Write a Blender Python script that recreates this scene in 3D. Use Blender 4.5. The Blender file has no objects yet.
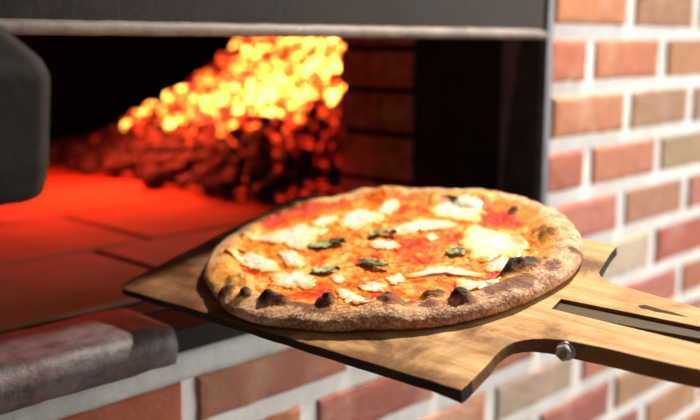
import bpy, bmesh, math, random
import numpy as np
from mathutils import Vector, Matrix, noise

random.seed(7)
SC = bpy.context.scene
COL = SC.collection
PI = math.pi

# ------------------------------------------------------------------ camera
ZC = 1.345                       # camera height above the ground
PITCH = math.atan2(165.0, 930.0)
AZ = math.radians(44.556)        # azimuth of the view from +X (the wall runs along X)
FW = Vector((math.cos(AZ) * math.cos(PITCH), math.sin(AZ) * math.cos(PITCH), -math.sin(PITCH)))
RT = Vector((math.sin(AZ), -math.cos(AZ), 0))
UP = RT.cross(FW)
cd = bpy.data.cameras.new('camera')
cam = bpy.data.objects.new('camera', cd)
COL.objects.link(cam)
cam.matrix_world = Matrix(((RT.x, UP.x, -FW.x, 0), (RT.y, UP.y, -FW.y, 0), (RT.z, UP.z, -FW.z, ZC), (0, 0, 0, 1)))
cd.sensor_width = 36
cd.lens = 36 * 930 / 700
cd.clip_start = .01
cd.dof.use_dof = True
cd.dof.focus_distance = .66
cd.dof.aperture_fstop = 4.2
SC.camera = cam

# ------------------------------------------------------------------ light
SC.view_settings.view_transform = 'Standard'
SC.view_settings.look = 'None'
SC.view_settings.gamma = 1
SC.view_settings.use_curve_mapping = False
SC.view_settings.exposure = 0.0
try:
    SC.cycles.use_denoising = True
    SC.cycles.sample_clamp_indirect = 6
except Exception:
    pass
W = bpy.data.worlds.new('daylight')
SC.world = W
W.use_nodes = True
W.node_tree.nodes['Background'].inputs[0].default_value = (1, .94, .88, 1)
W.node_tree.nodes['Background'].inputs[1].default_value = .15


def aim(o, frm, to):
    o.location = frm
    o.rotation_euler = (Vector(to) - Vector(frm)).to_track_quat('-Z', 'Y').to_euler()


sl = bpy.data.lights.new('key_spot', 'SPOT')  # added spot without a known fixture, shapes the key light and its falloff
sl.energy = 138
sl.spot_size = math.radians(74)
sl.spot_blend = .9
sl.shadow_soft_size = .05
sl.color = (1, .92, .80)
so = bpy.data.objects.new('key_spot', sl)
COL.objects.link(so)
aim(so, (1.28, .50, 2.22), (.84, .40, 1.17))
al = bpy.data.lights.new('wall_fill', 'AREA')  # added fill panel, no actual window; brightens the wall at right
al.shape = 'RECTANGLE'
al.size, al.size_y = 1.2, 1.2
al.energy = 60
al.color = (1, .96, .92)
ao = bpy.data.objects.new('wall_fill', al)
COL.objects.link(ao)
aim(ao, (2.45, -.65, 1.6), (1.35, .67, 1.12))


fl = bpy.data.lights.new('fire_glow', 'AREA')  # added downward panel over the hearth, strengthening the coals' red light
fl.shape = 'RECTANGLE'
fl.size, fl.size_y = .12, .56
fl.spread = math.radians(160)
fl.energy = 9
fl.color = (1, .06, .02)
fo = bpy.data.objects.new('fire_glow', fl)
COL.objects.link(fo)
aim(fo, (.885, 1.42, ZC - .05), (.88, 1.42, ZC - 1))

# ------------------------------------------------------------------ helpers
def obj(name, bm, mat=None, parent=None, smooth=True, mats=None):
    me = bpy.data.meshes.new(name)
    bm.normal_update()
    bm.to_mesh(me)
    bm.free()
    if smooth:
        for p in me.polygons:
            p.use_smooth = True
    for m in (mats or [mat]):
        me.materials.append(m)
    o = bpy.data.objects.new(name, me)
    COL.objects.link(o)
    if parent:
        o.parent = parent
    return o


def thing(name, label, cat, loc=(0, 0, 0), group=None):
    o = bpy.data.objects.new(name, None)
    COL.objects.link(o)
    o.location = loc
    o.empty_display_size = .02
    tag(o, label, cat, group)
    return o


def tag(o, label, cat, group=None):
    o['label'] = label
    o['category'] = cat
    if group:
        o['group'] = group
    return o


def struct(o):
    o['kind'] = 'structure'
    return o


def add_box(bm, x0, x1, y0, y1, z0, z1):
    v = [bm.verts.new((x, y, z)) for z in (z0, z1) for y in (y0, y1) for x in (x0, x1)]
    fs = [(0, 2, 3, 1), (4, 5, 7, 6), (0, 1, 5, 4), (1, 3, 7, 5), (3, 2, 6, 7), (2, 0, 4, 6)]
    return [bm.faces.new([v[i] for i in f]) for f in fs]


def bevel(o, w, seg=2, angle=35):
    m = o.modifiers.new('bevel', 'BEVEL')
    m.width = w
    m.segments = seg
    m.limit_method = 'ANGLE'
    m.angle_limit = math.radians(angle)
    return o


def fbm(x, y, z=0., oct=3):
    return noise.fractal(Vector((x, y, z)), .6, 2.0, oct)


# ---- node material toolkit
class M:
    def __init__(s, name):
        s.m = bpy.data.materials.new(name)
        s.m.use_nodes = True
        s.t = s.m.node_tree
        s.b = s.t.nodes['Principled BSDF']

    def n(s, typ, **kw):
        nd = s.t.nodes.new(typ)
        for k, v in kw.items():
            setattr(nd, k, v)
        return nd

    def l(s, a, b):
        s.t.links.new(a, b)

    def coord(s, scale=(1, 1, 1), rot=(0, 0, 0), kind='Object', loc=(0, 0, 0)):
        tc = s.n('ShaderNodeTexCoord')
        mp = s.n('ShaderNodeMapping')
        mp.inputs['Scale'].default_value = scale
        mp.inputs['Rotation'].default_value = rot
        mp.inputs['Location'].default_value = loc
        s.l(tc.outputs[kind], mp.inputs[0])
        return mp.outputs[0]

    def noise(s, vec, scale, detail=4, rough=.55, dist=0.):
        nd = s.n('ShaderNodeTexNoise')
        nd.inputs['Scale'].default_value = scale
        nd.inputs['Detail'].default_value = detail
        nd.inputs['Roughness'].default_value = rough
        nd.inputs['Distortion'].default_value = dist
        s.l(vec, nd.inputs['Vector'])
        return nd.outputs['Fac']

    def ramp(s, fac, stops, interp='LINEAR'):
        r = s.n('ShaderNodeValToRGB')
        e = r.color_ramp.elements
        r.color_ramp.interpolation = interp
        while len(e) < len(stops):
            e.new(.5)
        for i, (p, c) in enumerate(stops):
            e[i].position = p
            e[i].color = (c[0], c[1], c[2], 1) if not isinstance(c, (int, float)) else (c, c, c, 1)
        s.l(fac, r.inputs[0])
        return r.outputs[0]

    def mix(s, fac, a, b, mode='MIX'):
        nd = s.n('ShaderNodeMix', data_type='RGBA', blend_type=mode)
        for sock, v in ((nd.inputs[0], fac), (nd.inputs[6], a), (nd.inputs[7], b)):
            if isinstance(v, (int, float)):
                sock.default_value = v
            elif isinstance(v, tuple):
                sock.default_value = (*v[:3], 1)
            else:
                s.l(v, sock)
        return nd.outputs[2]

    def math(s, op, a, b=0., clamp=False):
        nd = s.n('ShaderNodeMath', operation=op, use_clamp=clamp)
        for i, v in enumerate((a, b)):
            if isinstance(v, (int, float)):
                nd.inputs[i].default_value = v
            else:
                s.l(v, nd.inputs[i])
        return nd.outputs[0]

    def attr(s, name):
        nd = s.n('ShaderNodeAttribute')
        nd.attribute_name = name
        return nd

    def bump(s, h, strength=.3, dist=.002):
        nd = s.n('ShaderNodeBump')
        nd.inputs['Strength'].default_value = strength
        nd.inputs['Distance'].default_value = dist
        s.l(h, nd.inputs['Height'])
        s.l(nd.outputs[0], s.b.inputs['Normal'])

    def base(s, c, rough=.6, metal=0., spec=None):
        if isinstance(c, tuple):
            s.b.inputs['Base Color'].default_value = (*c[:3], 1)
        else:
            s.l(c, s.b.inputs['Base Color'])
        if isinstance(rough, (int, float)):
            s.b.inputs['Roughness'].default_value = rough
        else:
            s.l(rough, s.b.inputs['Roughness'])
        s.b.inputs['Metallic'].default_value = metal
        if spec is not None:
            s.b.inputs['Specular IOR Level'].default_value = spec
        return s.m


# ------------------------------------------------------------------ materials
def mat_brick():
    k = M('fired_brick')
    v = k.coord()
    a = k.attr('bcol')
    n1 = k.noise(v, 45, 6, .65)
    n2 = k.noise(v, 260, 4, .7)
    n3 = k.noise(v, 14, 3)
    c = k.mix(k.ramp(n1, [(.35, 0), (.7, 1)]), k.mix(.35, a.outputs['Color'], (.16, .07, .04), 'MIX'), a.outputs['Color'])
    c = k.mix(k.ramp(n3, [(.55, 0), (.75, .45)]), c, (.62, .42, .30))
    c = k.mix(k.ramp(n2, [(.62, 0), (.72, .5)]), c, (.66, .50, .40))
    c = k.mix(k.ramp(n2, [(.26, .6), (.36, 0)]), c, (.12, .06, .045))
    c = k.mix(.05, c, (.50, .42, .38))
    k.bump(k.math('ADD', n1, k.math('MULTIPLY', n2, .5)), .55, .003)
    return k.base(c, .88, spec=.2)


def mat_mortar(name, c0, c1, sc=60):
    k = M(name)
    v = k.coord()
    n1 = k.noise(v, sc, 6, .7)
    n2 = k.noise(v, 9, 3)
    n3 = k.noise(v, 300, 3)
    c = k.mix(k.ramp(k.math('ADD', k.math('MULTIPLY', n1, .5), k.math('MULTIPLY', n2, .5)), [(.38, 0), (.62, 1)]), c0, c1)
    c = k.mix(k.ramp(n3, [(.25, .5), (.36, 0)]), c, (.22, .2, .17))
    k.bump(n1, .4, .003)
    return k.base(c, .9, spec=.2)


def mat_iron(name, c0, c1, rough=.55, metal=.55, sc=30):
    k = M(name)
    v = k.coord()
    n1 = k.noise(v, sc, 6, .65)
    n2 = k.noise(v, 170, 4, .7)
    c = k.mix(k.ramp(n1, [(.35, 0), (.68, 1)]), c0, c1)
    c = k.mix(k.ramp(n2, [(.62, 0), (.72, .6)]), c, (c1[0] * 1.6, c1[1] * 1.5, c1[2] * 1.4))
    k.bump(k.math('ADD', n1, n2), .25, .002)
    return k.base(c, k.ramp(n1, [(.3, rough - .1), (.7, rough + .15)]), metal, spec=.5 if metal > .5 else .12)


def mat_soot():
    k = M('soot')
    v = k.coord()
    n = k.noise(v, 22, 5)
    k.bump(n, .4, .006)
    return k.base(k.mix(n, (.006, .005, .005), (.022, .017, .014)), .95, spec=.05)


def mat_hearth():
    k = M('hearth_tile')
    v = k.coord()
    n1 = k.noise(v, 16, 6, .6)
    n2 = k.noise(v, 120, 4, .7)
    a = k.attr('bcol')
    c = k.mix(k.ramp(n1, [(.3, 0), (.7, 1)]), k.mix(.55, a.outputs['Color'], (.07, .04, .03)), a.outputs['Color'])
    c = k.mix(k.ramp(n2, [(.62, 0), (.74, .4)]), c, (.06, .035, .03))
    k.bump(k.math('ADD', n1, n2), .25, .002)
    return k.base(c, .7, spec=.3)


def mat_firebrick():
    k = M('sooty_brick')
    v = k.coord()
    n1 = k.noise(v, 30, 6, .6)
    c = k.mix(k.ramp(n1, [(.35, 0), (.7, 1)]), (.26, .12, .08), (.58, .29, .19))
    k.bump(n1, .4, .003)
    return k.base(c, .9, spec=.15)


def mat_slab():
    k = M('worn_slab_stone')
    v = k.coord()
    n1 = k.noise(v, 42, 7, .7, .4)
    n2 = k.noise(v, 240, 4, .7)
    n3 = k.noise(v, 12, 3)
    c = k.mix(k.ramp(n1, [(.34, 0), (.66, 1)]), (.045, .034, .037), (.20, .145, .145))
    c = k.mix(k.ramp(n3, [(.5, 0), (.72, .7)]), c, (.12, .045, .035))
    c = k.mix(k.ramp(n2, [(.62, 0), (.72, .5)]), c, (.32, .27, .27))
    c = k.mix(k.ramp(n1, [(.26, .9), (.33, 0)]), c, (.03, .022, .022))
    k.bump(k.math('ADD', n1, k.math('MULTIPLY', n2, .4)), .5, .002)
    return k.base(c, .5, spec=.45)


def mat_coal():
    k = M('burning_charcoal')
    v = k.coord()
    oi = k.n('ShaderNodeObjectInfo')
    sep = k.n('ShaderNodeSeparateColor')
    k.l(oi.outputs['Color'], sep.inputs[0])
    heat = sep.outputs[0]
    add = k.n('ShaderNodeVectorMath', operation='ADD')
    k.l(v, add.inputs[0])
    sc = k.n('ShaderNodeVectorMath', operation='SCALE')
    sc.inputs[0].default_value = (3.1, 5.7, 4.3)
    k.l(oi.outputs['Random'], sc.inputs['Scale'])
    k.l(sc.outputs[0], add.inputs[1])
    n1 = k.noise(add.outputs[0], 58, 2, .55)
    n2 = k.noise(add.outputs[0], 150, 3, .6)
    t = k.math('ADD', heat, k.math('MULTIPLY', k.math('SUBTRACT', n1, .52), k.math('ADD', .6, k.math('MULTIPLY', heat, 2.6))), True)
    glow = k.ramp(t, [(.22, (0, 0, 0)), (.36, (.55, .015, .004)), (.55, (1, .055, .012)), (.75, (1, .22, .02)), (1, (1, .52, .09))])
    k.l(glow, k.b.inputs['Emission Color'])
    k.l(k.math('ADD', .3, k.math('MULTIPLY', k.math('POWER', t, 2.4), COAL_GAIN)), k.b.inputs['Emission Strength'])
    c = k.mix(k.ramp(n2, [(.5, 0), (.72, 1)]), (.012, .011, .012), (.14, .135, .14))
    k.bump(n2, .5, .003)
    return k.base(c, .75, spec=.3)


COAL_GAIN = 9.0


def mat_wood(name, light, mid, dark, char=0.):
    k = M(name)
    v = k.coord((1, .09, 1), (0, 0, math.radians(-5)))
    v1 = k.coord()
    g = k.noise(v, 95, 6, .62, .6)
    g2 = k.noise(v, 420, 3, .6)
    b = k.noise(v1, 16, 5, .65, .6)
    c = k.mix(k.ramp(g, [(.3, 0), (.68, 1)]), mid, light)
    c = k.mix(k.ramp(g2, [(.34, .3), (.46, 0)]), c, dark)
    c = k.mix(k.ramp(b, [(.5, 0), (.72, .65)]), c, tuple(x * .55 for x in mid))
    if char:
        a = k.attr('char').outputs['Fac']
        f = k.math('ADD', a, k.math('MULTIPLY', k.math('SUBTRACT', b, .5), 1.5))
        c = k.mix(k.ramp(f, [(.22, 0), (.55, .75), (.9, 1)]), c, k.mix(g, (.040, .015, .007), (.21, .078, .028)))
    k.bump(k.math('ADD', g, g2), .3, .0012)
    return k.base(c, k.ramp(g, [(.3, .55), (.7, .7)]), spec=.16)


def mat_burnt_edge():
    k = M('burnt_wood_edge')
    v = k.coord((1, .25, 1))
    v2 = k.coord()
    n = k.noise(v, 130, 5, .65)
    n2 = k.noise(v2, 70, 4)
    c = k.mix(k.ramp(n, [(.35, 0), (.75, 1)]), (.012, .008, .006), (.085, .042, .022))
    c = k.mix(k.ramp(n2, [(.66, 0), (.70, .9)]), c, (.36, .22, .12))
    k.bump(n, .5, .002)
    return k.base(c, .75, spec=.2)


def mat_crust():
    k = M('baked_crust')
    v = k.coord()
    n1 = k.noise(v, 60, 5, .65)
    n2 = k.noise(v, 420, 3, .65)
    n3 = k.noise(v, 130, 5, .7, .5)
    gold = k.attr('gold').outputs['Fac']
    char = k.attr('char').outputs['Fac']
    out = k.mix(k.ramp(k.math('ADD', k.math('MULTIPLY', n1, .6), k.math('MULTIPLY', n2, .4)), [(.42, 0), (.57, 1)]), (.34, .135, .055), (.74, .43, .24))
    out = k.mix(k.ramp(n2, [(.54, 0), (.68, .75)]), out, (.90, .72, .54))
    top = k.mix(k.ramp(n1, [(.35, 0), (.7, 1)]), (.78, .26, .036), (.92, .49, .125))
    c = k.mix(gold, out, top)
    f = k.math('ADD', char, k.math('MULTIPLY', k.math('SUBTRACT', n3, .5), 1.25))
    c = k.mix(k.ramp(f, [(.14, 0), (.36, .88)]), c, (.17, .050, .014))
    c = k.mix(k.ramp(f, [(.52, 0), (.85, .97)]), c, (.040, .013, .009))
    k.bump(k.math('ADD', n3, k.math('MULTIPLY', n2, .8)), .6, .0024)
    k.b.inputs['Subsurface Weight'].default_value = .0
    return k.base(c, .6, spec=.2)


def mat_sauce():
    k = M('tomato_sauce')
    v = k.coord()
    n1 = k.noise(v, 46, 5, .6, .7)
    n2 = k.noise(v, 170, 4, .65, .4)
    red = k.attr('red').outputs['Fac']
    f = k.math('SUBTRACT', k.math('SUBTRACT', k.math('ADD', k.math('MULTIPLY', n1, .85), k.math('MULTIPLY', n2, .55)), .15), k.math('MULTIPLY', k.math('SUBTRACT', red, .35), .42))
    c = k.ramp(f, [(.36, (.62, .022, .003)), (.50, (.76, .06, .005)), (.61, (.84, .13, .008)), (.72, (.90, .28, .022)), (.84, (.92, .55, .16))])
    k.bump(k.math('ADD', n1, n2), .7, .0035)
    return k.base(c, k.ramp(n2, [(.35, .28), (.6, .6)]), spec=.22)


def mat_cheese():
    k = M('melted_mozzarella')
    v = k.coord()
    n1 = k.noise(v, 75, 5, .6, .4)
    n2 = k.noise(v, 260, 3, .6)
    e = k.attr('edge').outputs['Fac']
    f = k.math('ADD', e, k.math('MULTIPLY', k.math('SUBTRACT', n1, .5), .95))
    c = k.ramp(f, [(.0, (.84, .77, .60)), (.38, (.84, .72, .46)), (.60, (.92, .62, .20)), (.85, (.86, .24, .02))])
    k.bump(k.math('ADD', n1, k.math('MULTIPLY', n2, .4)), .4, .002)
    return k.base(c, .32, spec=.5)


def mat_leaf():
    k = M('basil')
    v = k.coord()
    n = k.noise(v, 150, 4, .6)
    a = k.attr('dark').outputs['Fac']
    c = k.mix(k.ramp(n, [(.35, 0), (.65, 1)]), (.24, .30, .07), (.66, .68, .30))
    c = k.mix(a, c, (.012, .022, .006))
    k.bump(n, .4, .001)
    return k.base(c, .42, spec=.5)


BRICK = mat_brick()
MORTAR = mat_mortar('pale_mortar', (.62, .60, .56), (.80, .78, .74))
LEDGE = mat_mortar('ledge_mortar', (.46, .45, .42), (.66, .66, .63), 34)
IRON = mat_iron('dark_iron', (.017, .0135, .012), (.044, .035, .032), .6, .1)
LIP = mat_iron('lit_lip_iron', (.15, .125, .11), (.27, .23, .205), .55, .15, 45)  # paler than the lintel: light caught by the lip is in this colour
IRON_IN = mat_iron('sooty_iron', (.016, .013, .012), (.04, .033, .03), .7, .2)
SOOT = mat_soot()
HEARTH = mat_hearth()
FIREBRICK = mat_firebrick()
SLAB = mat_slab()
COAL = mat_coal()
WOOD = mat_wood('peel_wood', (.78, .50, .24), (.56, .255, .078), (.24, .085, .025), 1)
WOODSIDE = mat_wood('shaded_side_wood', (.33, .15, .052), (.20, .085, .028), (.06, .025, .01))  # peel wood darkened for the sides, their shade put into the colour
INLAY = mat_wood('weathered_inlay_wood', (.13, .085, .036), (.075, .045, .018), (.025, .015, .008))
EDGE = mat_burnt_edge()
CRUST, SAUCE, CHEESE, LEAF = mat_crust(), mat_sauce(), mat_cheese(), mat_leaf()
STEEL = mat_iron('nut_steel', (.55, .53, .5), (.75, .72, .68), .38, .75, 300)

# ------------------------------------------------------------------ structure
YW = .67
Z = lambda r: ZC + r             # heights measured from the camera level
OX0, OX1 = .27, 1.042            # oven mouth
OZ0, OZ1 = Z(-.275), Z(.052)


def color_attr(bm, name='bcol'):
    return bm.loops.layers.float_color.new(name)


def paint(faces, lay, c):
    for f in faces:
        for lp in f.loops:
            lp[lay] = (*c, 1)


ROWS = [-.572 - .0735 * i for i in range(11, -1, -1)] + [-.499, -.428, -.356, -.2795, -.206, -.133, -.0585, .0175]
ROWS += [.0175 + .075 * i for i in range(1, 8)]
PAL = [(.50, .175, .095), (.53, .20, .10), (.44, .155, .10), (.47, .22, .11), (.42, .25, .13), (.49, .19, .115), (.36, .13, .085)]
TAN, RED, ORG, BRN = (.44, .33, .20), (.46, .13, .085), (.56, .22, .10), (.42, .22, .12)
# known bricks: (row index from the row whose top is ROWS[i+1], rounded left joint) -> colour
KNOWN = {}


def brick(bm, lay, x0, x1, z0, z1, rng, c):
    nx = max(3, int((x1 - x0) / .018))
    nz = 3
    per = [(x0 + (x1 - x0) * i / nx, z0) for i in range(nx)] + [(x1, z0 + (z1 - z0) * i / nz) for i in range(nz)]
    per += [(x1 - (x1 - x0) * i / nx, z1) for i in range(nx)] + [(x0, z1 - (z1 - z0) * i / nz) for i in range(nz)]
    cx, cz = (x0 + x1) / 2, (z0 + z1) / 2
    off = rng.random() * 50
    j = rng.uniform(-.0012, .0012)
    rings = []
    for ins, y in ((0, YW + .012), (.0008, YW + .0035), (.0035, YW), (.010, YW - .0006)):
        ring = []
        for x, z in per:
            w1 = fbm(x * 70 + off, z * 70, 0) * .0016
            dx, dz = cx - x, cz - z
            hx, hz = (x1 - x0) / 2, (z1 - z0) / 2
            sx = (1 - (ins + w1) / hx)
            sz = (1 - (ins + w1) / hz)
            px, pz = cx - dx * sx, cz - dz * sz
            ring.append(bm.verts.new((px, y + j + fbm(x * 40, z * 40, off) * .0010, pz)))
        rings.append(ring)
    fs = []
    N = len(per)
    for a, b in zip(rings, rings[1:]):
        for i in range(N):
            fs.append(bm.faces.new((a[i], a[(i + 1) % N], b[(i + 1) % N], b[i])))
    fs.append(bm.faces.new(rings[-1]))
    for f in fs:
        f.material_index = 1
    paint(fs, lay, c)


def build_wall():
    bm = bmesh.new()
    lay = color_attr(bm)
    XA, XB, ZA, ZB = -.9, 2.9, 0., 2.05
    ym = YW + .0045
    for b in ((XA, OX0, ZA, ZB), (OX1, XB, ZA, ZB), (OX0, OX1, OZ1, ZB), (OX0, OX1, ZA, OZ0)):
        for f in add_box(bm, b[0], b[1], ym, YW + .115, b[2], b[3]):
            f.material_index = 0
    rng = random.Random(3)
    for r in range(len(ROWS) - 1):
        z0, z1 = ZC + ROWS[r] + .0095, ZC + ROWS[r + 1] - .0095
        if z1 > ZB or z0 < .01:
            continue
        top = ROWS[r + 1]
        i0 = ROWS.index(.0175)
        odd = (r - i0) % 2 == 1          # parity of the bond
        ph = 1.155 if odd else 1.2615
        x = ph - .2125 * 10
        while x < XB:
            a, b = x + .0125, x + .2125 - .0125
            rc = rng.random()
            a += rng.uniform(-.003, .003)
            b += rng.uniform(-.003, .003)
            zz1 = z1
            if abs(top + .2795) < .001 and a < .95:
                zz1 = ZC - .300
                a, b = a - .0455, b - .0365
            x += .2125
            if b < XA + .02 or a > XB - .02:
                continue
            a, b = max(a, XA + .01), min(b, XB - .01)
            # where the oven mouth cuts the bond
            zm = (z0 + zz1) / 2
            c = rng.choice(PAL)
            c = tuple(min(1, q * rng.uniform(.9, 1.12)) for q in c)
            kk = (round(top, 3), round(x - .2125, 1))
            if kk in KNOWN:
                c = KNOWN[kk]
            if OZ0 - .03 < zm < OZ1 + .002:
                if a < OX1 + .008 and b > OX1 + .03:
                    a = OX1 + .010
                elif a < OX0 - .03 and b > OX0 - .008:
                    b = OX0 - .01
                elif a < OX1 and b > OX0:
                    continue
                elif b > OX1 - .01 and a < OX1 + .01:
                    continue
            elif zm < OZ0 and zm > OZ0 - .028:
                continue
            brick(bm, lay, a, b, z0, zz1, rng, c)
    return struct(obj('wall_front', bm, mats=[MORTAR, BRICK], smooth=False))


for (t, x), c in {(.092, 1.0): ORG, (.092, 1.3): BRN, (.018, 1.2): (.56, .20, .10), (.018, 1.4): (.52, .25, .12), (.018, .9): (.55, .17, .09),
                  (-.059, 1.0): (.56, .22, .11), (-.059, 1.3): (.42, .24, .13), (-.133, .9): (.46, .14, .085), (-.133, 1.2): (.55, .21, .125),
                  (-.133, 1.4): (.40, .29, .16), (-.206, 1.0): (.56, .20, .14), (-.206, 1.3): (.46, .22, .13), (-.206, 1.5): (.5, .2, .14),
                  (-.28, 1.2): (.60, .50, .36), (-.28, 1.4): (.46, .12, .08), (-.356, 1.3): (.52, .18, .13), (-.28, .3): (.44, .11, .05),
                  (-.28, .5): (.40, .155, .09), (-.356, .6): (.36, .105, .075), (-.428, .9): (.42, .33, .24)}.items():
    KNOWN[(t, x)] = c
build_wall()

# the pale mortar ledge under the mouth, its upper side bedding the hearth slab
bm = bmesh.new()
prof = [(YW + .03, -.3010), (YW + .003, -.3010), (YW - .0025, -.2975), (YW - .0045, -.291), (YW - .0045, -.281), (YW - .002, -.2755), (YW + .006, -.2735), (YW + .03, -.2735)]
nx = 90
rows = []
for i in range(nx + 1):
    x = -.88 + (OX1 - .004 + .88) * i / nx
    rows.append([bm.verts.new((x, y + .0012 * fbm(x * 22, zz * 60) * (1 if 0 < k < 7 else 0), ZC + zz + .0009 * fbm(x * 30, 9) * (k < 4))) for k, (y, zz) in enumerate(prof)])
for a, b in zip(rows, rows[1:]):
    for k in range(len(prof) - 1):
        bm.faces.new((a[k], b[k], b[k + 1], a[k + 1]))
    bm.faces.new((a[-1], b[-1], b[0], a[0]))
bm.faces.new(rows[0])
bm.faces.new(rows[-1][::-1])
bmesh.ops.recalc_face_normals(bm, faces=bm.faces)
struct(obj('trim_1', bm, LEDGE))

# dark sill stone set back beside the slab
bm = bmesh.new()
add_box(bm, .452, OX1 - .015, YW + .0005, .745, Z(-.2735), Z(-.251))
struct(bevel(obj('trim_2', bm, IRON_IN, smooth=False), .003))

# hearth of fired tiles: one floor with recessed joints
bm = bmesh.new()
lay = color_attr(bm)
HZ = Z(-.245)
for f in add_box(bm, -.6, 1.75, .737, 2.35, HZ - .05, HZ - .004):
    paint([f], lay, (.012, .009, .008))
rng = random.Random(11)
yy = [.739, .768, 1.0, 1.232, 1.464, 1.696, 1.928, 2.16, 2.345]
for k in range(len(yy) - 1):
    x = (.566 if k % 2 == 1 else .655) - .3 * 5
    while x < 1.75:
        a, b = x + .0038, min(x + .2962, 1.748)
        x += .3
        if b < -.55 or k == 0:
            continue
        q = rng.uniform(.85, 1.12)
        nn = [bm.verts.new(p) for p in ()]
        y0, y1 = yy[k] + .0038, yy[k + 1] - .0038
        dz = rng.uniform(-.0008, .0008)
        base = [(a, y0), (b, y0), (b, y1), (a, y1)]
        ctr = Vector(((a + b) / 2, (y0 + y1) / 2))
        lo = [bm.verts.new((p[0], p[1], HZ - .006)) for p in base]
        m1 = [bm.verts.new((p[0], p[1], HZ - .002 + dz)) for p in base]
        m2 = [bm.verts.new((p[0] + (.003 if p[0] < ctr.x else -.003), p[1] + (.003 if p[1] < ctr.y else -.003), HZ + dz)) for p in base]
        fs = []
        for u, w in ((lo, m1), (m1, m2)):
            for i in range(4):
                fs.append(bm.faces.new((u[i], u[(i + 1) % 4], w[(i + 1) % 4], w[i])))
        fs.append(bm.faces.new(m2))
        paint(fs, lay, (.36 * q, .11 * q, .055 * q))
struct(obj('floor', bm, HEARTH, smooth=False))

# chamber shell
for nm, b in {'wall_back': (-.6, 1.75, 2.35, 2.45, Z(-.3), Z(.45)), 'wall_left': (-.7, -.6, .785, 2.45, Z(-.3), Z(.45)),
              'wall_right': (1.75, 1.85, 1.04, 2.45, Z(-.3), Z(.45)), 'ceiling': (-.7, 1.85, .785, 2.45, Z(.45), Z(.5))}.items():
    bm = bmesh.new()
    add_box(bm, *b)
    struct(obj(nm, bm, SOOT, smooth=False))
bm = bmesh.new()                  # vault over the throat, dropping to the mouth
add_box(bm, OX0 - .2, OX1 - .012, .785, .90, Z(.058), Z(.45))
struct(obj('trim_3', bm, SOOT, smooth=False))
# brick pier inside, right of the throat
bm = bmesh.new()
lay = color_attr(bm)
X0 = 1.030
for f in add_box(bm, X0 + .007, 1.75, .885, 1.034, Z(-.25), Z(.45)):
    f.material_index = 1
pz = [-.25, -.203, -.131, -.066, -.004, .06, .125]
for k in range(len(pz) - 1):
    cut = [.884, .955, 1.037] if k % 2 == 0 else [.884, 1.037]
    for y0, y1 in zip(cut, cut[1:]):
        add_box(bm, X0, X0 + .05, y0 + .003, y1 - (.003 if y1 < 1.03 else 0), Z(pz[k] + .0045), Z(pz[k + 1] - .0045))
struct(bevel(obj('wall_throat', bm, smooth=False, mats=[FIREBRICK, SOOT]), .002))

bm = bmesh.new()
add_box(bm, -2.5, 4, -3, 3, -.05, 0)
k = M('grey_paving')
v = k.coord()
struct(obj('ground', bm, k.base(k.mix(k.noise(v, 6), (.22, .21, .2), (.34, .33, .31)), .9), smooth=False))

# ------------------------------------------------------------------ iron oven frame
fr = thing('oven_frame', 'dark iron frame around the oven mouth, with a lip along its lintel coloured pale as if lit', 'oven frame', (0, YW, Z(0)))


def part_box(name, x0, x1, y0, y1, z0, z1, m, bev=.0015, parent=fr):
    bm = bmesh.new()
    add_box(bm, x0, x1, y0 - YW, y1 - YW, z0, z1)
    return bevel(obj(name, bm, m, parent, smooth=False), bev, 3)


part_box('lintel', OX0 - .35, OX1 - .0165, YW - .006, YW + .11, .012, .115, IRON)
# lip, light put into its colour: a rounded bar along the foot of the lintel
bm = bmesh.new()
pr = [(-.006, .0072), (-.013, .0075), (-.0165, .0095), (-.017, .013), (-.0155, .0165), (-.011, .0185), (-.006, .0193)]
rows = []
for i in range(81):
    x = OX0 - .35 + (OX1 - .0185 - OX0 + .35) * i / 80
    s = 1 if i < 80 else .6
    rows.append([bm.verts.new((x, -.006 + (y + .006) * s + .0007 * fbm(x * 40, z * 100), .0125 + (z - .0125) * s + .0005 * fbm(x * 33, 5))) for y, z in pr])
for a, b in zip(rows, rows[1:]):
    for k in range(len(pr) - 1):
        bm.faces.new((a[k], b[k], b[k + 1], a[k + 1]))
    bm.faces.new((a[-1], b[-1], b[0], a[0]))
bm.faces.new(rows[0])
bm.faces.new(rows[-1][::-1])
bmesh.ops.recalc_face_normals(bm, faces=bm.faces)
obj('lip', bm, LIP, fr)['label'] = 'lip coloured pale as if catching light'
part_box('jamb', OX1 - .0155, OX1 - .0015, YW - .010, YW + .06, -.2505, .125, mat_iron('jamb_iron', (.12, .117, .125), (.22, .215, .225), .5, .3))
# throat liner plate, with a splayed front panel
bm = bmesh.new()
add_box(bm, OX1 - .012, OX1 - .001, .058, .213, -.2455, .055)
obj('liner_plate', bm, IRON_IN, fr, smooth=False)
bm = bmesh.new()
pts = [(OX1 - .0165, .000, -.2505), (OX1 - .0165, .062, -.2505), (OX1 - .0165, .030, .012), (OX1 - .0165, .000, .012)]
lo = [bm.verts.new(p) for p in pts]
hi = [bm.verts.new((p[0] + .0045, p[1], p[2])) for p in pts]
bm.faces.new(lo[::-1])
bm.faces.new(hi)
for i in range(4):
    bm.faces.new((lo[i], lo[(i + 1) % 4], hi[(i + 1) % 4], hi[i]))
bmesh.ops.recalc_face_normals(bm, faces=bm.faces)
obj('splay_panel', bm, mat_iron('panel_iron', (.045, .04, .04), (.085, .078, .078), .6, .3), fr, smooth=False)
part_box('jamb', OX0 + .0015, OX0 + .0155, YW - .010, YW + .06, -.2505, .125, IRON)

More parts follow.
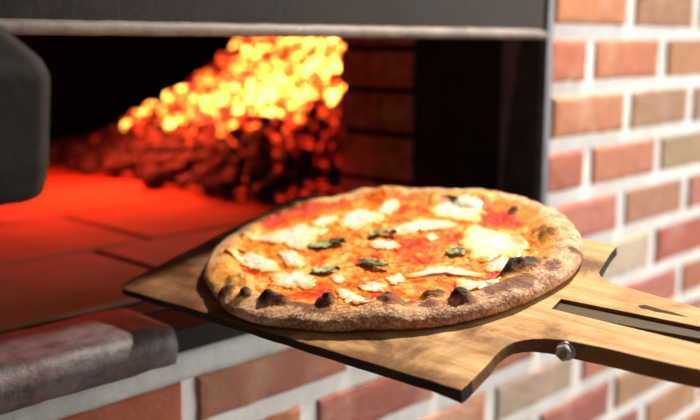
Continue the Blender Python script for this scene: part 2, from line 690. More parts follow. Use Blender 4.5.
# ------------------------------------------------------------------ iron hood bracket, left foreground
hb = thing('iron_bracket', 'blurred dark iron block with a sloped top jutting out beside the oven mouth', 'bracket', (.164, .56, Z(-.0835)))
bm = bmesh.new()
ring = []
for z, x1, y0, x0 in ((0, .070, -.094, -.14), (.004, .076, -.099, -.14), (.02, .079, -.100, -.14), (.068, .085, -.096, -.14), (.076, .083, -.091, -.14), (.116, .046, -.068, -.14)):
    ring.append([bm.verts.new(p) for p in ((x0, y0, z), (x1 - .008, y0, z), (x1, y0 + .008, z), (x1, .084, z), (x0, .084, z))])
for a, b in zip(ring, ring[1:]):
    for i in range(5):
        bm.faces.new((a[i], a[(i + 1) % 5], b[(i + 1) % 5], b[i]))
bm.faces.new(ring[0][::-1])
bm.faces.new(ring[-1])
HBM = mat_iron('bracket_iron', (.012, .009, .007), (.034, .027, .021), .65, 0., 20)
bevel(obj('bracket_body', bm, HBM, hb, smooth=False), .004, 3, 20)
bm = bmesh.new()
add_box(bm, -.14, .06, .084, .0925, -.03, .14)
bevel(obj('mounting_plate', bm, HBM, hb, smooth=False), .002)

# ------------------------------------------------------------------ hearth slab
bm = bmesh.new()
X0s, X1s, Ys0, Ys1 = -.5, .449, .638, .734
prof = []
hz0, hz1 = -.2725, -.2365
for a in range(0, 7):
    t = a / 6 * PI / 2
    prof.append((Ys0 + .017 * (1 - math.sin(t)), hz1 - .017 * (1 - math.cos(t))))
prof = [(Ys1, hz0 + .002), (Ys0 + .012, hz0), (Ys0 + .004, hz0 + .003)] + prof[::-1] + [(Ys0 + .04, hz1 + .0006), (Ys0 + .07, hz1), (Ys1 - .004, hz1 - .001), (Ys1, hz1 - .004)]
nx = 110
rows = []
for i in range(nx + 1):
    x = X0s + (X1s - X0s) * i / nx
    d = X1s - x
    s = 0.
    if d < .014:
        q = 1 - d / .014
        s = 1 - math.sqrt(max(0, 1 - q * q))
    row = []
    for (y, zz) in prof:
        yc = max(Ys0 + .02, y)
        y2 = y + (Ys0 + .022 - y) * s * .75 if y < Ys0 + .022 else y
        z2 = zz - (zz - (hz0 + .008)) * s * .28
        row.append(bm.verts.new((x, y2 + .0013 * fbm(x * 45, zz * 60, y * 40), ZC + z2 + .0012 * fbm(x * 38, y * 38, 3))))
    rows.append(row)
for a, b in zip(rows, rows[1:]):
    for k in range(len(prof)):
        kk = (k + 1) % len(prof)
        bm.faces.new((a[k], b[k], b[kk], a[kk]))
bm.faces.new(rows[0])
bm.faces.new(rows[-1][::-1])
bmesh.ops.recalc_face_normals(bm, faces=bm.faces)
tag(obj('hearth_slab', bm, SLAB), 'worn grey stone slab with rounded front edge along the hearth, under the peel tip', 'hearth slab')

# ------------------------------------------------------------------ fire
YP0, YP1, XP = 1.085, 1.80, .915


def pile_h(x, y):
    e = XP + .012 * fbm(y * 9, 1.7) + max(0, 1.14 - y) * 1.4
    h = max(0., x - e) * .72
    h = min(h, .30 + .02 * fbm(x * 8, y * 8))
    h *= min(1, max(0, (1.94 - y) / .42)) ** .8
    return h


bm = bmesh.new()
g = {}
NX, NY = 44, 52
for i in range(NX):
    for j in range(NY):
        x, y = .86 + .87 * i / (NX - 1), 1.05 + .92 * j / (NY - 1)
        h = pile_h(x, y)
        g[i, j] = bm.verts.new((x, y, HZ + .001 + max(0, h - .022) + (.006 * fbm(x * 60, y * 60) if h > .03 else 0)))
for i in range(NX - 1):
    for j in range(NY - 1):
        if max(g[i, j].co.z, g[i + 1, j].co.z, g[i, j + 1].co.z, g[i + 1, j + 1].co.z) > HZ + .0015:
            bm.faces.new((g[i, j], g[i + 1, j], g[i + 1, j + 1], g[i, j + 1]))
for v in [v for v in bm.verts if not v.link_faces]:
    bm.verts.remove(v)
bed = obj('ember_bed', bm, COAL)
bed.color = (.30, 0, 0, 1)
bed['kind'] = 'stuff'
tag(bed, 'mound of glowing embers and ash beneath the charcoal lumps', 'embers')


def coal_mesh(seed, nm):
    bm = bmesh.new()
    bmesh.ops.create_icosphere(bm, subdivisions=3, radius=1)
    rng = random.Random(seed)
    cuts = [(Vector((rng.gauss(0, 1), rng.gauss(0, 1), rng.gauss(0, 1))).normalized(), rng.uniform(.55, .85)) for _ in range(9)]
    for v in bm.verts:
        p = v.co.copy()
        for n_, d in cuts:
            q = p.dot(n_)
            if q > d:
                p -= n_ * (q - d) * .85
        p *= 1 + .13 * fbm(p.x * 2.2 + seed, p.y * 2.2, p.z * 2.2)
        v.co = Vector((p.x * 1.2, p.y, p.z * .85)) * .024
    me = bpy.data.meshes.new(nm)
    bm.normal_update()
    bm.to_mesh(me)
    bm.free()
    for p in me.polygons:
        p.use_smooth = True
    me.materials.append(COAL)
    return me


cm = [coal_mesh(s, 'charcoal_lump') for s in range(8)]
rng = random.Random(21)
spots = []
tries = 0
while len(spots) < 286 and tries < 60000:
    tries += 1
    x, y = rng.uniform(.895, 1.30), rng.uniform(YP0 - .02, 1.87)
    h = pile_h(x, y)
    if h < .004 and not (rng.random() < .05 and y > 1.1 and x > .89):
        continue
    s = rng.uniform(.62, 1.12)
    p = Vector((x, y, h))
    if all((p - q).length > .0305 * (s + t) / 2 * 1.12 for q, t in spots):
        spots.append((p, s))
LAB = {0: ('black charcoal lump lying unlit low on the fire heap', 'black charcoal lumps at the foot of the fire'),
       1: ('charcoal lump glowing dull red in the fire heap', 'dull red charcoal lumps in the fire'),
       2: ('charcoal lump glowing orange in the fire heap', 'orange charcoal lumps in the fire'),
       3: ('charcoal lump glowing bright yellow in the heart of the fire', 'yellow hot charcoal lumps in the fire')}
for p, s in spots:
    o = bpy.data.objects.new('charcoal', rng.choice(cm))
    COL.objects.link(o)
    lift = max(.010, .0)
    o.location = (p.x, p.y, HZ + p.z + (.016 * s if p.z < .02 else .004))
    o.scale = (s, s * rng.uniform(.85, 1.1), s * rng.uniform(.9, 1.1))
    o.rotation_euler = (rng.uniform(-.7, .7), rng.uniform(-.7, .7), rng.uniform(0, 6.28))
    near = min(1, max(0, (1.80 - p.y) / .55))
    base = min(1, max(0, (p.z - .024 - .046 * near) / .070))
    heat = base * (.55 + .21 * near) + (rng.gauss(.0, .20) if base > 0 else rng.uniform(-.2, .12) + (.22 if rng.random() < .12 else 0))
    heat = min(.80, max(0, heat))
    o.color = (heat, 0, 0, 1)
    k = 0 if heat < .26 else 1 if heat < .48 else 2 if heat < .74 else 3
    tag(o, LAB[k][0], 'charcoal', LAB[k][1])

# ------------------------------------------------------------------ pizza peel
ROLL = math.radians(10)
PO = Vector((.4314, .3298, Z(-.2076)))           # near rear corner of the blade
EX, EY, EZ = Vector((math.cos(ROLL), 0, math.sin(ROLL))), Vector((0, 1, 0)), Vector((-math.sin(ROLL), 0, math.cos(ROLL)))
CAM = Vector((0, 0, ZC))


def loc(px, py, h=0.):
    """point of the peel's own plane (raised by h) under a sight line, in the peel's coordinates"""
    r = FW + RT * ((px - 350) / 930) + UP * ((210 - py) / 930)
    t = (PO + EZ * h - CAM).dot(EZ) / r.dot(EZ)
    d = CAM + r * t - PO
    return Vector((d.dot(EX), d.dot(EY)))


peel = thing('pizza_peel', 'worn wooden pizza peel with a charred tip, held into the oven mouth', 'pizza peel', PO)
peel.rotation_euler = (0, -ROLL, 0)

shoulder = [loc(*q) for q in [(461, 390), (466, 386), (472, 380), (480, 372), (488, 364), (494, 356.5), (500, 350.5), (507, 345.5), (514, 342.3)]]
near_h = [loc(*q) for q in [(514, 342.3), (523, 340.2), (532, 339), (546, 338.6), (560, 339.6), (580, 343), (600, 347), (620, 351.5), (640, 356.5), (660, 361), (680, 365.5), (700, 369.5)]]
back_h = [loc(*q) for q in [(700, 307.5), (680, 302), (660, 296.5), (640, 291), (620, 285.2), (611, 282.2), (604, 279), (600.5, 276)]]
right_c = [loc(*q) for q in [(600.5, 276), (600, 272), (602, 267.5), (606, 261), (611, 253), (616, 246.5), (613, 243.6), (600, 241.4)]]
hd = Vector((.12, -1)).normalized()
HL = .62
near_end, back_end = near_h[-1] + hd * HL, back_h[0] + hd * HL
sl_top, sl_bot = [loc(561, 298.8), loc(700, 326.5)], [loc(551.5, 308.6), loc(700, 344)]
cut = [near_h[0], near_h[0].lerp(back_h[-1], .33) + Vector((0, .028)), near_h[0].lerp(back_h[-1], .66) + Vector((0, .022)), back_h[-1]]


def thick(p):
    t = min(1, max(0, (.02 - p[1]) / .045))
    t = t * t * (3 - 2 * t)
    tip = min(1, max(0, p[1] / .37))
    return .0082 - .0022 * tip + .0048 * t


def char_at(p):
    tip = min(1, max(0, (p[1] - .06) / .30))
    edge = max(0, 1 - abs(p[0] + .004) / .016) if p[1] > .03 else 0
    cor = max(0, 1 - math.hypot(p[0] - .005, p[1] - .02) / .10)
    v = .12 + .70 * tip + .30 * edge + .50 * cor + .30 * fbm(p[0] * 22, p[1] * 9, 4.)
    k = min(1, max(0, (p[1] + .07) / .07))
    v = v * k + .08 * (1 - k) + max(0, .42 * (1 - abs(p[0] - .215) / .03)) * (p[1] > -.02)
    return min(1, max(0, v))


def slab_mesh(outline, burn, nobev=(), side=1):
    """plank with this outline: flat top, stepped underside, rounded upper edge"""
    bm = bmesh.new()
    bw = bm.edges.layers.float.new('bevel_weight_edge')
    top = [bm.verts.new((p[0], p[1], 0)) for p in outline]
    bot = [bm.verts.new((p[0], p[1], -thick(p))) for p in outline]
    n = len(outline)
    f = bm.faces.new(top)
    f.normal_update()
    if f.normal.z < 0:
        f.normal_flip()
    bm.faces.new(bot).material_index = 1
    for i in range(n):
        q = (i + 1) % n
        s = bm.faces.new((top[i], top[q], bot[q], bot[i]))
        s.material_index = side
        if not ((i, q) in nobev):
            e = bm.edges.get((top[i], top[q]))
            e[bw] = 1
            bm.edges.get((bot[i], bot[q]))[bw] = .8
    bmesh.ops.recalc_face_normals(bm, faces=bm.faces)
    return bm


def finish_plank(name, outline, nobev, side_mat, clean=()):
    bm = slab_mesh(outline, True, nobev)
    bm.faces.ensure_lookup_table()
    for i in clean:                             # edges not burnt: bare wood, in the shade-darkened tone
        bm.faces[2 + i].material_index = 2
    o = obj(name, bm, parent=peel, mats=[WOOD, side_mat, WOODSIDE], smooth=False)
    md = o.modifiers.new('bevel', 'BEVEL')
    md.limit_method = 'WEIGHT'
    md.width = .0011
    md.segments = 2
    return o


def densify(pts, step=.012, amp=.0):
    out = []
    for a, b in zip(pts, pts[1:]):
        k = max(1, int((b - a).length / step))
        d = (b - a).normalized() if (b - a).length > 0 else Vector((0, 0))
        for i in range(k):
            p = a.lerp(b, i / k)
            w = amp * fbm(p.x * 60, p.y * 60, 2)
            out.append(Vector((p.x - d.y * w, p.y + d.x * w)))
    return out


far_r = Vector((.266, .405))
tipL = loc(117, 287)
lead = [far_r + Vector((-.004, .010)), far_r + Vector((-.014, .014)), Vector((.13, .4015)), tipL + Vector((.016, .005)), tipL + Vector((.005, .0015)), tipL + Vector((.0005, -.007))]
right_edge = right_c[:-1] + [right_c[-1], loc(578, 237.8), far_r]
blade_out = densify([shoulder[0], *shoulder[1:]], .012)
c0 = len(blade_out)
blade_out += cut[:-1]
c1 = len(blade_out)
blade_out += densify(right_edge + lead + [shoulder[0]], .012, .0009)
bset = [(i, i + 1) for i in range(c0, c1)]
blade = finish_plank('blade', blade_out, bset, EDGE, range(2, c0))


def refine(o):
    """cut the flat top finely so the scorching reads smoothly"""
    me = o.data
    bm = bmesh.new()
    bm.from_mesh(me)
    bmesh.ops.triangulate(bm, faces=[f for f in bm.faces if abs(f.normal.z) > .9])
    for _ in range(6):
        es = [e for e in bm.edges if e.calc_length() > .016 and e.link_faces and all(f.normal.z > .9 for f in e.link_faces) and min(v.co.y for v in e.verts) > -.25]
        if es:
            bmesh.ops.subdivide_edges(bm, edges=es, cuts=1)
            bmesh.ops.triangulate(bm, faces=[f for f in bm.faces if f.normal.z > .9 and len(f.verts) > 3])
    cl = bm.verts.layers.float.new('char')
    for v in bm.verts:
        v[cl] = char_at(v.co)
    bm.to_mesh(me)
    bm.free()


refine(blade)

U = near_h + [near_end]
hout = list(U)
hout += [sl_bot[1] + hd * HL, sl_bot[1], sl_bot[0], sl_top[0], sl_top[1], sl_top[1] + hd * HL, back_end] + back_h + cut[1:-1][::-1]
n = len(hout)
nb = [(n - 3, n - 2), (n - 2, n - 1), (n - 1, 0)]
handle = finish_plank('handle', hout, nb, WOODSIDE)
refine(handle)

# inlay strip let into the slot, a little below the surface
bm = bmesh.new()
q = [sl_bot[0], sl_bot[1] + hd * HL, sl_top[1] + hd * HL, sl_top[0]]
ctr = sum(q, Vector((0, 0))) / 4
a = [bm.verts.new((p[0], p[1], -.0026)) for p in q]
b = [bm.verts.new((p[0], p[1], -.0115)) for p in q]
bm.faces.new(a)
bm.faces.new(b)
for i in range(4):
    bm.faces.new((a[i], a[(i + 1) % 4], b[(i + 1) % 4], b[i]))
bmesh.ops.recalc_face_normals(bm, faces=bm.faces)
obj('inlay_strip', bm, INLAY, peel, smooth=False)['label'] = 'dark weathered strip let into the handle'

# dark split in the handle
bm = bmesh.new()
cr = [loc(*p) for p in [(638, 305.5), (645, 305), (652, 307), (661, 309.5), (672, 312), (684, 315.8), (688, 317), (676, 315.4), (664, 313), (656, 312), (648, 309.5), (641, 308.5)]]
vs = [bm.verts.new((p[0], p[1], .00015)) for p in cr]
vb = [bm.verts.new((p[0], p[1], -.0004)) for p in cr]
f = bm.faces.new(vs)
bm.faces.new(vb)
for i in range(len(cr)):
    bm.faces.new((vs[i], vs[(i + 1) % len(cr)], vb[(i + 1) % len(cr)], vb[i]))
bmesh.ops.recalc_face_normals(bm, faces=bm.faces)
obj('burn_mark', bm, mat_iron('scorched_wood', (.05, .025, .012), (.13, .065, .03), .8, 0, 200), peel, smooth=False)

# bolt end with hex nut on the handle's near side
e0, e1 = loc(557, 339.4), loc(580, 343)
dirs = (e1 - e0).normalized()
nrm = Vector((dirs.y, -dirs.x))
if nrm.x > 0:
    nrm = -nrm
pc = loc(566, 340.6)
axis = Vector((nrm.x, nrm.y, 0))
rotm = axis.to_track_quat('Z', 'Y').to_matrix().to_4x4()


def lathe_hex(r, h, sides, rot=0., cham=0.):
    bm = bmesh.new()
    rings = []
    for z, q in ((0, 1), (h - cham, 1), (h, 1 - cham * 1.1 / r if cham else 1)):
        rings.append([bm.verts.new((r * q * math.cos(rot + 2 * PI * i / sides), r * q * math.sin(rot + 2 * PI * i / sides), z)) for i in range(sides)])
    for a, b in zip(rings, rings[1:]):
        for i in range(sides):
            bm.faces.new((a[i], a[(i + 1) % sides], b[(i + 1) % sides], b[i]))
    bm.faces.new(rings[0][::-1])
    bm.faces.new(rings[-1])
    return bm


T = Matrix.Translation((pc.x, pc.y, -.0072)) @ rotm
bm = bmesh.new()
# threaded bolt end
N, tn = 20, 10
rings = []
for k in range(tn * 2 + 1):
    r = .00255 if k % 2 == 0 else .0022
    rings.append([bm.verts.new((r * math.cos(2 * PI * i / N), r * math.sin(2 * PI * i / N), -.004 + .0125 * k / (tn * 2))) for i in range(N)])
for a, b in zip(rings, rings[1:]):
    for i in range(N):
        bm.faces.new((a[i], a[(i + 1) % N], b[(i + 1) % N], b[i]))
bm.faces.new(rings[0][::-1])
bm.faces.new(rings[-1])
bm.transform(T)
bolt = obj('bolt', bm, mat_iron('bolt_steel', (.16, .15, .14), (.3, .29, .28), .4, .8, 300), peel, smooth=False)
bm = lathe_hex(.0060, .0052, 6, .35, .0006)
bm.transform(T @ Matrix.Translation((0, 0, .0009)))
obj('nut', bm, STEEL, bolt, smooth=False)
bm = lathe_hex(.0066, .0009, 28)
bm.transform(T)
obj('washer', bm, STEEL, bolt, smooth=False)

# ------------------------------------------------------------------ pizza
PC = Vector((.153, .200))
RAD = [(-174, .157), (-167, .154), (-162, .154), (-151, .155), (-143, .153), (-135, .157), (-127, .162), (-122, .164), (-115, .166), (-108, .167), (-99, .168), (-88, .169),
       (-82, .171), (-74, .170), (-65, .168), (-59, .166), (-52, .164), (-46, .163), (-32, .163), (-17, .163), (-4, .165), (5, .165), (14, .163), (26, .165), (35, .172),
       (40, .178), (49, .181), (60, .180), (71, .182), (80, .181), (88, .176), (99, .170), (111, .165), (121, .160), (130, .158), (137, .156), (142, .156), (149, .153), (161, .153), (170, .157)]
tA = np.array([a for a, _ in RAD], float)
rA = np.array([r for _, r in RAD], float)
tA = np.concatenate([tA - 360, tA, tA + 360])
rA = np.concatenate([rA, rA, rA])


def Rout(th):
    d = math.degrees(th)
    return float(np.mean(np.interp([d - 3, d - 1.5, d, d + 1.5, d + 3], tA, rA)))


# bubbles on the rim: picture-plane spot, height above the peel, width (m), lift, char
BUB = [((535, 222), .024, .017, .006, .27, 1.0), ((523, 260), .020, .0115, .008, .98, 1.3), ((507, 267), .018, .0095, .006, .85, 1.1),
       ((433, 286), .019, .0085, .009, .95, 1.2), ((460, 294), .017, .0066, .008, .98, 1.1), ((388, 293), .018, .0085, .008, .80, 1.1),
       ((327, 294), .019, .0085, .010, .98, 1.0), ((276, 294), .018, .0076, .006, .98, 1.6), ((266, 296), .017, .0062, .004, .9, 1.2),
       ((245, 289), .017, .0044, .005, 1., 1.0), ((226, 290), .015, .0075, .004, .95, 1.0), ((244, 273), .020, .015, .007, .0, 1.0),
       ((247, 300), .010, .005, .001, .75, 1.1), ((472, 193), .020, .016, .007, .05, 1.0), ((388, 189), .018, .016, .006, .0, 1.0),
       ((512, 206), .016, .006, .002, .7, 1.0), ((500, 294), .008, .011, .0, .50, 1.7), ((524, 290), .007, .009, .0, .50, 1.5),
       ((318, 317), .006, .010, .0, .56, 1.3), ((282, 308), .009, .007, .0, .50, 1.4), ((398, 310), .008, .009, .0, .46, 1.5),
       ((430, 312), .007, .008, .0, .44, 1.2), ((576, 257), .008, .006, .0, .75, 1.0), ((553, 270), .010, .008, .0, .36, 1.5), ((345, 308), .010, .006, .0, .44, 1.3),
       ((366, 307), .010, .005, .0, .46, 1.3), ((236, 306), .008, .006, .0, .46, 1.2), ((548, 226), .022, .007, .002, .3, 1.0), ((470, 309), .007, .006, .0, .38, 1.5),
       ((405, 302), .011, .007, .0, .44, 1.6), ((300, 313), .006, .007, .0, .48, 1.4), ((540, 262), .013, .006, .0, .36, 1.2)]
BUBL = []
for (p, h, w, up, ch, el) in BUB:
    q = loc(*p, h) - PC
    BUBL.append((q, w, up, ch, el, math.atan2(q.y, q.x)))


CI = .020                        # how far the crest lies inside the outer edge


def rim(th):
    """width and height of the raised rim at this bearing"""
    u = fbm(math.cos(th) * 2.2, math.sin(th) * 2.2, 4.1)
    v = fbm(math.cos(th) * 5, math.sin(th) * 5, 9.1)
    back = math.exp(-((math.degrees(th) % 360 - 95) / 38) ** 2)       # thin rim at the far left
    right = math.exp(-(((math.degrees(th) + 50 + 180) % 360 - 180) / 40) ** 2)
    return .040 + .004 * u - .014 * back + .006 * right, .0140 + .0022 * v - .001 * back + .002 * right


def crust_pt(th, s):
    """s in 0..1 centre to crest to outer foot; returns x, y, z"""
    R = Rout(th)
    w, H = rim(th)
    if s <= .55:                                  # flat base
        r = (R - w) * s / .55
        z = .0065
    elif s <= .78:                                # inner slope up to the crest
        t = (s - .55) / .23
        r = R - w + (w - CI) * t
        z = .0065 + (H - .0065) * (t * t * (3 - 2 * t))
    else:                                         # over the crest and down to the foot
        t = (s - .78) / .22
        a = t * PI * .76
        r = R - CI + CI * math.sin(min(a, PI / 2)) - (.010 * (1 - math.cos(a - PI / 2)) if a > PI / 2 else 0)
        z = .0065 + (H - .0065) * math.cos(a) ** .85 if a < PI / 2 else .0065 * (1 + math.cos(a) * 1.2)
    return r, max(z, .0006)


def bub_at(x, y):
    up = ch = 0.
    for q, w, u, c, el, th in BUBL:
        dx, dy = x - q.x, y - q.y
        t = -dx * math.sin(th) + dy * math.cos(th)
        r = dx * math.cos(th) + dy * math.sin(th)
        d = math.hypot(t / el, r) / w
        if d < 1.6:
            g = max(0, 1 - (d / 1.25) ** 2) ** .95
            up += u * g * (1 + .35 * fbm(x * 130, y * 130, 6))
            ch = max(ch, c * min(1, 1.7 * math.exp(-(d * 1.2) ** 2.4)))
    return up, ch


pizza = thing('pizza', 'round margherita pizza with blistered crust resting on the wooden peel', 'pizza', PO + EX * PC.x + EY * PC.y + EZ * .0004)
pizza.rotation_euler = (0, -ROLL, 0)

NT = 400
ss = list(np.linspace(.06, .55, 12)) + list(np.linspace(.55, .78, 22)[1:]) + list(np.linspace(.78, 1, 30)[1:])
bm = bmesh.new()
lg, lc = bm.verts.layers.float.new('gold'), bm.verts.layers.float.new('char')
ringsv = []
for s in ss:
    ring = []
    for i in range(NT):
        th = 2 * PI * i / NT
        r, z = crust_pt(th, s)
        x, y = r * math.cos(th), r * math.sin(th)
        up, ch = bub_at(x, y)
        k = min(1, max(0, (s - .5) / .1))
        foot = min(1, max(0, z / .006))
        lump = (.0015 * fbm(x * 32, y * 32, z * 32) + .00035 * fbm(x * 190, y * 190, z * 190)) * k * foot
        rr = 1 + (lump * .7) / max(r, .05)
        if s > .9:
            up *= max(0, 1 - (s - .9) / .06)
        v = bm.verts.new((x * rr, y * rr, max(.0004, z + lump + up * k)))
        lf = math.exp(-(((math.degrees(th) - 148 + 180) % 360 - 180) / 22) ** 2)
        v[lg] = min(1, max(0, 1 - (s - .715 - .11 * lf) / .12 + .45 * fbm(x * 45, y * 45, 7)))
        v[lc] = ch if s < .97 else ch * .6
        if s > .95:
            v[lc] = max(v[lc], .30 * (s - .95) / .05)
        ring.append(v)
    ringsv.append(ring)
for a, b in zip(ringsv, ringsv[1:]):
    for i in range(NT):
        bm.faces.new((a[i], a[(i + 1) % NT], b[(i + 1) % NT], b[i]))
bm.faces.new(ringsv[0])
bm.faces.new(ringsv[-1][::-1])
bmesh.ops.recalc_face_normals(bm, faces=bm.faces)
obj('crust', bm, CRUST, pizza)


def surf(x, y):
    """height of the sauce surface"""
    th, r = math.atan2(y, x), math.hypot(x, y)
    R = Rout(th)
    w, H = rim(th)
    t = min(1, max(0, (r - (R - w)) / (w - CI)))
    z0 = .0065 + (H - .0065) * (t * t * (3 - 2 * t))
    if r > R - CI:
        z0 = .0065 + (H - .0065) * math.sqrt(max(0, 1 - ((r - R + CI) / CI) ** 2))
    return z0 + .0016 + .0011 * fbm(x * 75, y * 75, 1)


def drape(x, y):
    up, ch = bub_at(x, y)                       # toppings ride up a bubble's flank and leave its charred top bare
    return up - .006 * min(1, max(0, (ch - .18) / .3))


REDS = [((300, 203), .03, 1.), ((275, 215), .018, .9), ((330, 200), .02, .8), ((505, 215), .022, 1.), ((488, 212), .015, .8), ((252, 268), .014, .9), ((318, 289), .014, .9), ((478, 279), .012, .8),
        ((415, 240), .022, .7), ((400, 207), .012, .6), ((362, 256), .012, .5), ((380, 293), .008, .8), ((500, 272), .010, .7), ((450, 233), .02, .5), ((292, 262), .01, .4), ((268, 220), .02, .9), ((425, 255), .012, .5)]
REDL = [(loc(*p, .012) - PC, w, k) for p, w, k in REDS]

bm = bmesh.new()
lr = bm.verts.layers.float.new('red')
NT2, NR2 = 240, 70
rv = []
for j in range(1, NR2 + 1):
    ring = []
    for i in range(NT2):
        th = 2 * PI * i / NT2
        w, H = rim(th)
        lim = Rout(th) - w + .010 + .006 * fbm(math.cos(th) * 7, math.sin(th) * 7, 2.2)
        r = lim * j / NR2
        x, y = r * math.cos(th), r * math.sin(th)
        z = surf(x, y) + .0009 * fbm(x * 160, y * 160, 5) + drape(x, y)
        if j > NR2 - 3:
            z -= .0019 * (j - NR2 + 3) / 3
        v = bm.verts.new((x, y, z))
        v[lr] = min(1, max([0.] + [k * math.exp(-((x - q.x) ** 2 + (y - q.y) ** 2) / (w_ * w_)) for q, w_, k in REDL]))
        ring.append(v)
    rv.append(ring)
for a, b in zip(rv, rv[1:]):
    for i in range(NT2):
        bm.faces.new((a[i], a[(i + 1) % NT2], b[(i + 1) % NT2], b[i]))
bm.faces.new(rv[0])
bmesh.ops.recalc_face_normals(bm, faces=bm.faces)
obj('sauce', bm, SAUCE, pizza)

PATCH = [
    [(257, 235), (272.6, 230.4), (296.6, 222), (315.5, 225.3), (321.5, 228), (313.7, 231.3), (308.6, 236.5), (307.8, 243.3), (300, 246), (286, 240), (265.7, 238)],
    [(310, 219.5), (322, 214), (334, 213.6), (337, 217), (325, 222), (314, 222.5)],
    [(340, 217), (350, 209), (358, 206), (372, 210), (380, 212), (376, 217), (365, 221), (350, 225), (341, 222)],
    [(380, 205), (384, 200), (396, 199), (397, 205), (388, 211), (378, 209)],
    [(433, 204), (437, 197), (454, 196), (471.4, 199.6), (479, 205.6), (477.4, 213.3), (466, 217.6), (449, 213), (433.7, 211)],
    [(393, 226), (408, 220), (420, 217), (447, 219), (452, 222), (436, 226), (418, 227), (403, 231), (396, 230)],
    [(368, 239), (380, 237), (395, 239), (399, 242), (390, 245), (373, 244)],
    [(461, 238), (471.4, 228), (476.6, 222), (483.4, 226), (499, 229.6), (513.4, 234.7), (525.4, 245), (516, 247.6), (502, 248.4), (492, 253.6), (476.6, 253.6), (466, 243)],
    [(415, 270), (432, 264), (450, 263), (466, 267), (478, 271), (468, 274), (448, 269), (430, 270), (418, 275)],
    [(456, 276), (475, 277), (495, 280), (499, 286), (488, 291), (470, 289), (460, 283)],
    [(494, 257), (505, 252), (515, 256), (510, 264), (497, 267), (484, 265)],
    [(233, 253), (250, 249), (270, 257), (277, 262), (276, 267), (262, 267), (245, 262)],
    [(272, 272), (285, 268), (305, 270), (312, 277), (306, 283), (290, 284), (276, 281)],
    [(279, 250), (290, 247), (303, 255), (300, 262), (287, 262)],
    [(335, 284), (345, 286), (360, 293), (371, 300), (368, 305), (352, 306), (345, 298), (338, 290)],
    [(360, 283), (372, 278), (384, 281), (380, 287), (366, 287)],
    [(386, 275), (400, 270), (404, 277), (392, 280)],
    [(330, 273), (340, 271), (345, 276), (336, 279)],
    [(424, 233), (432, 230), (438, 234), (430, 237)],
]


def star_radius(poly, c, th):
    d = Vector((math.cos(th), math.sin(th)))
    best = 0
    n = len(poly)
    for i in range(n):
        a, b = poly[i] - c, poly[(i + 1) % n] - c
        e = b - a
        den = d.x * e.y - d.y * e.x
        if abs(den) < 1e-12:
            continue
        t = (a.x * e.y - a.y * e.x) / den
        s = (a.x * d.y - a.y * d.x) / den
        if t > 0 and -1e-6 <= s <= 1 + 1e-6:
            best = max(best, t)
    return best


for pi_, px in enumerate(PATCH):
    poly = [loc(*q, .0125) - PC for q in px]
    c = sum(poly, Vector((0, 0))) / len(poly)
    bm = bmesh.new()
    le = bm.verts.layers.float.new('edge')
    NA, NR = 72, 14
    rr = [star_radius(poly, c, 2 * PI * i / NA) for i in range(NA)]
    rr = [(rr[i - 1] + 2 * rr[i] + rr[(i + 1) % NA]) / 4 for i in range(NA)]
    rr = [r * 1.28 * (1 + .24 * fbm(math.cos(2 * PI * i / NA) * 3 + pi_ * 7, math.sin(2 * PI * i / NA) * 3, 1)) for i, r in enumerate(rr)]
    size = sum(rr) / NA
    hmax = min(.0022, .07 * size + .0008)
    top = []
    for j in range(NR + 1):
        q = j / NR
        ring = []
        for i in range(NA if j else 1):
            th = 2 * PI * i / NA
            r = rr[i] * q
            x, y = c.x + r * math.cos(th), c.y + r * math.sin(th)
            h = hmax * max(0, 1 - q ** 2) ** .8 * (1 + .4 * fbm(x * 110, y * 110, 3)) - .0012 * (q > .99)
            v = bm.verts.new((x, y, surf(x, y) + .0003 + h + drape(x, y)))
            v[le] = q ** 2.2
            ring.append(v)
        top.append(ring)
    for i in range(NA):
        bm.faces.new((top[0][0], top[1][i], top[1][(i + 1) % NA]))
    for a, b in zip(top[1:], top[2:]):
        for i in range(NA):
            bm.faces.new((a[i], b[i], b[(i + 1) % NA], a[(i + 1) % NA]))
    bm.faces.new(top[-1][::-1])
    bmesh.ops.recalc_face_normals(bm, faces=bm.faces)
    obj('mozzarella', bm, CHEESE, pizza)


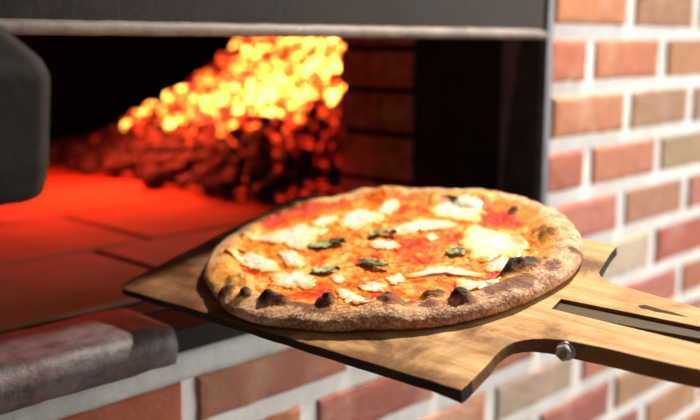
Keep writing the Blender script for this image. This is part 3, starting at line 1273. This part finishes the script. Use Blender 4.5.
def leaf(p0, p1, wid, dark, curl, seed, h=.0125, lab=None):
    a, b = loc(*p0, h) - PC, loc(*p1, h) - PC
    ax = b - a
    L = ax.length
    ax.normalize()
    sd = Vector((-ax.y, ax.x))
    bm = bmesh.new()
    ld = bm.verts.layers.float.new('dark')
    NU, NV = 18, 10
    g = {}
    for lay_ in (0, 1):
        for i in range(NU + 1):
            u = i / NU
            hw = wid * (math.sin(PI * min(1, u * .96 + .04)) ** .75) * (1 - .25 * u) * (1 + .12 * fbm(u * 6, seed))
            for j in range(NV + 1):
                v_ = j / NV * 2 - 1
                p = a + ax * (u * L) + sd * (v_ * hw)
                z = surf(p.x, p.y) + .0019 + abs(v_) * .0020 * curl + .0016 * fbm(u * 3.4 + seed, v_ * 2, 2) + .002 * curl * u * u - .0004 * lay_
                z += .0004 * math.sin(u * 9 + abs(v_) * 3)
                q = bm.verts.new((p.x, p.y, z))
                q[ld] = min(1, max(0, dark(u, v_)))
                g[lay_, i, j] = q
    for i in range(NU):
        for j in range(NV):
            bm.faces.new((g[0, i, j], g[0, i + 1, j], g[0, i + 1, j + 1], g[0, i, j + 1]))
            bm.faces.new((g[1, i, j], g[1, i, j + 1], g[1, i + 1, j + 1], g[1, i + 1, j]))
    bord = [(i, 0) for i in range(NU)] + [(NU, j) for j in range(NV)] + [(i, NV) for i in range(NU, 0, -1)] + [(0, j) for j in range(NV, 0, -1)]
    for k in range(len(bord)):
        (i, j), (i2, j2) = bord[k], bord[(k + 1) % len(bord)]
        bm.faces.new((g[0, i, j], g[1, i, j], g[1, i2, j2], g[0, i2, j2]))
    bmesh.ops.recalc_face_normals(bm, faces=bm.faces)
    o = obj('basil_leaf', bm, LEAF, pizza)
    if lab:
        o['label'] = lab


leaf((308, 243), (338, 241), .0115, lambda u, v: .15 + .3 * (v > .5), .3, 1)
leaf((330, 235), (346, 239), .007, lambda u, v: .95, 1.0, 2, .016, 'charred black basil leaf')
leaf((368, 232), (388, 231), .0095, lambda u, v: .25 + .3 * abs(v), .9, 3)
leaf((383, 227), (396, 229), .007, lambda u, v: .9, 1.0, 4, .016, 'charred black basil leaf')
leaf((311, 268), (340, 267), .0085, lambda u, v: .1 + .9 * (u > .8) + .5 * (v < -.6), .5, 5)
leaf((358, 258), (389, 266), .0065, lambda u, v: .15 + .8 * (v < -.1) * (u < .95), .9, 6)
leaf((445, 250), (467, 249), .0085, lambda u, v: .35 + .4 * abs(v) + .3 * (u > .7), .5, 7)
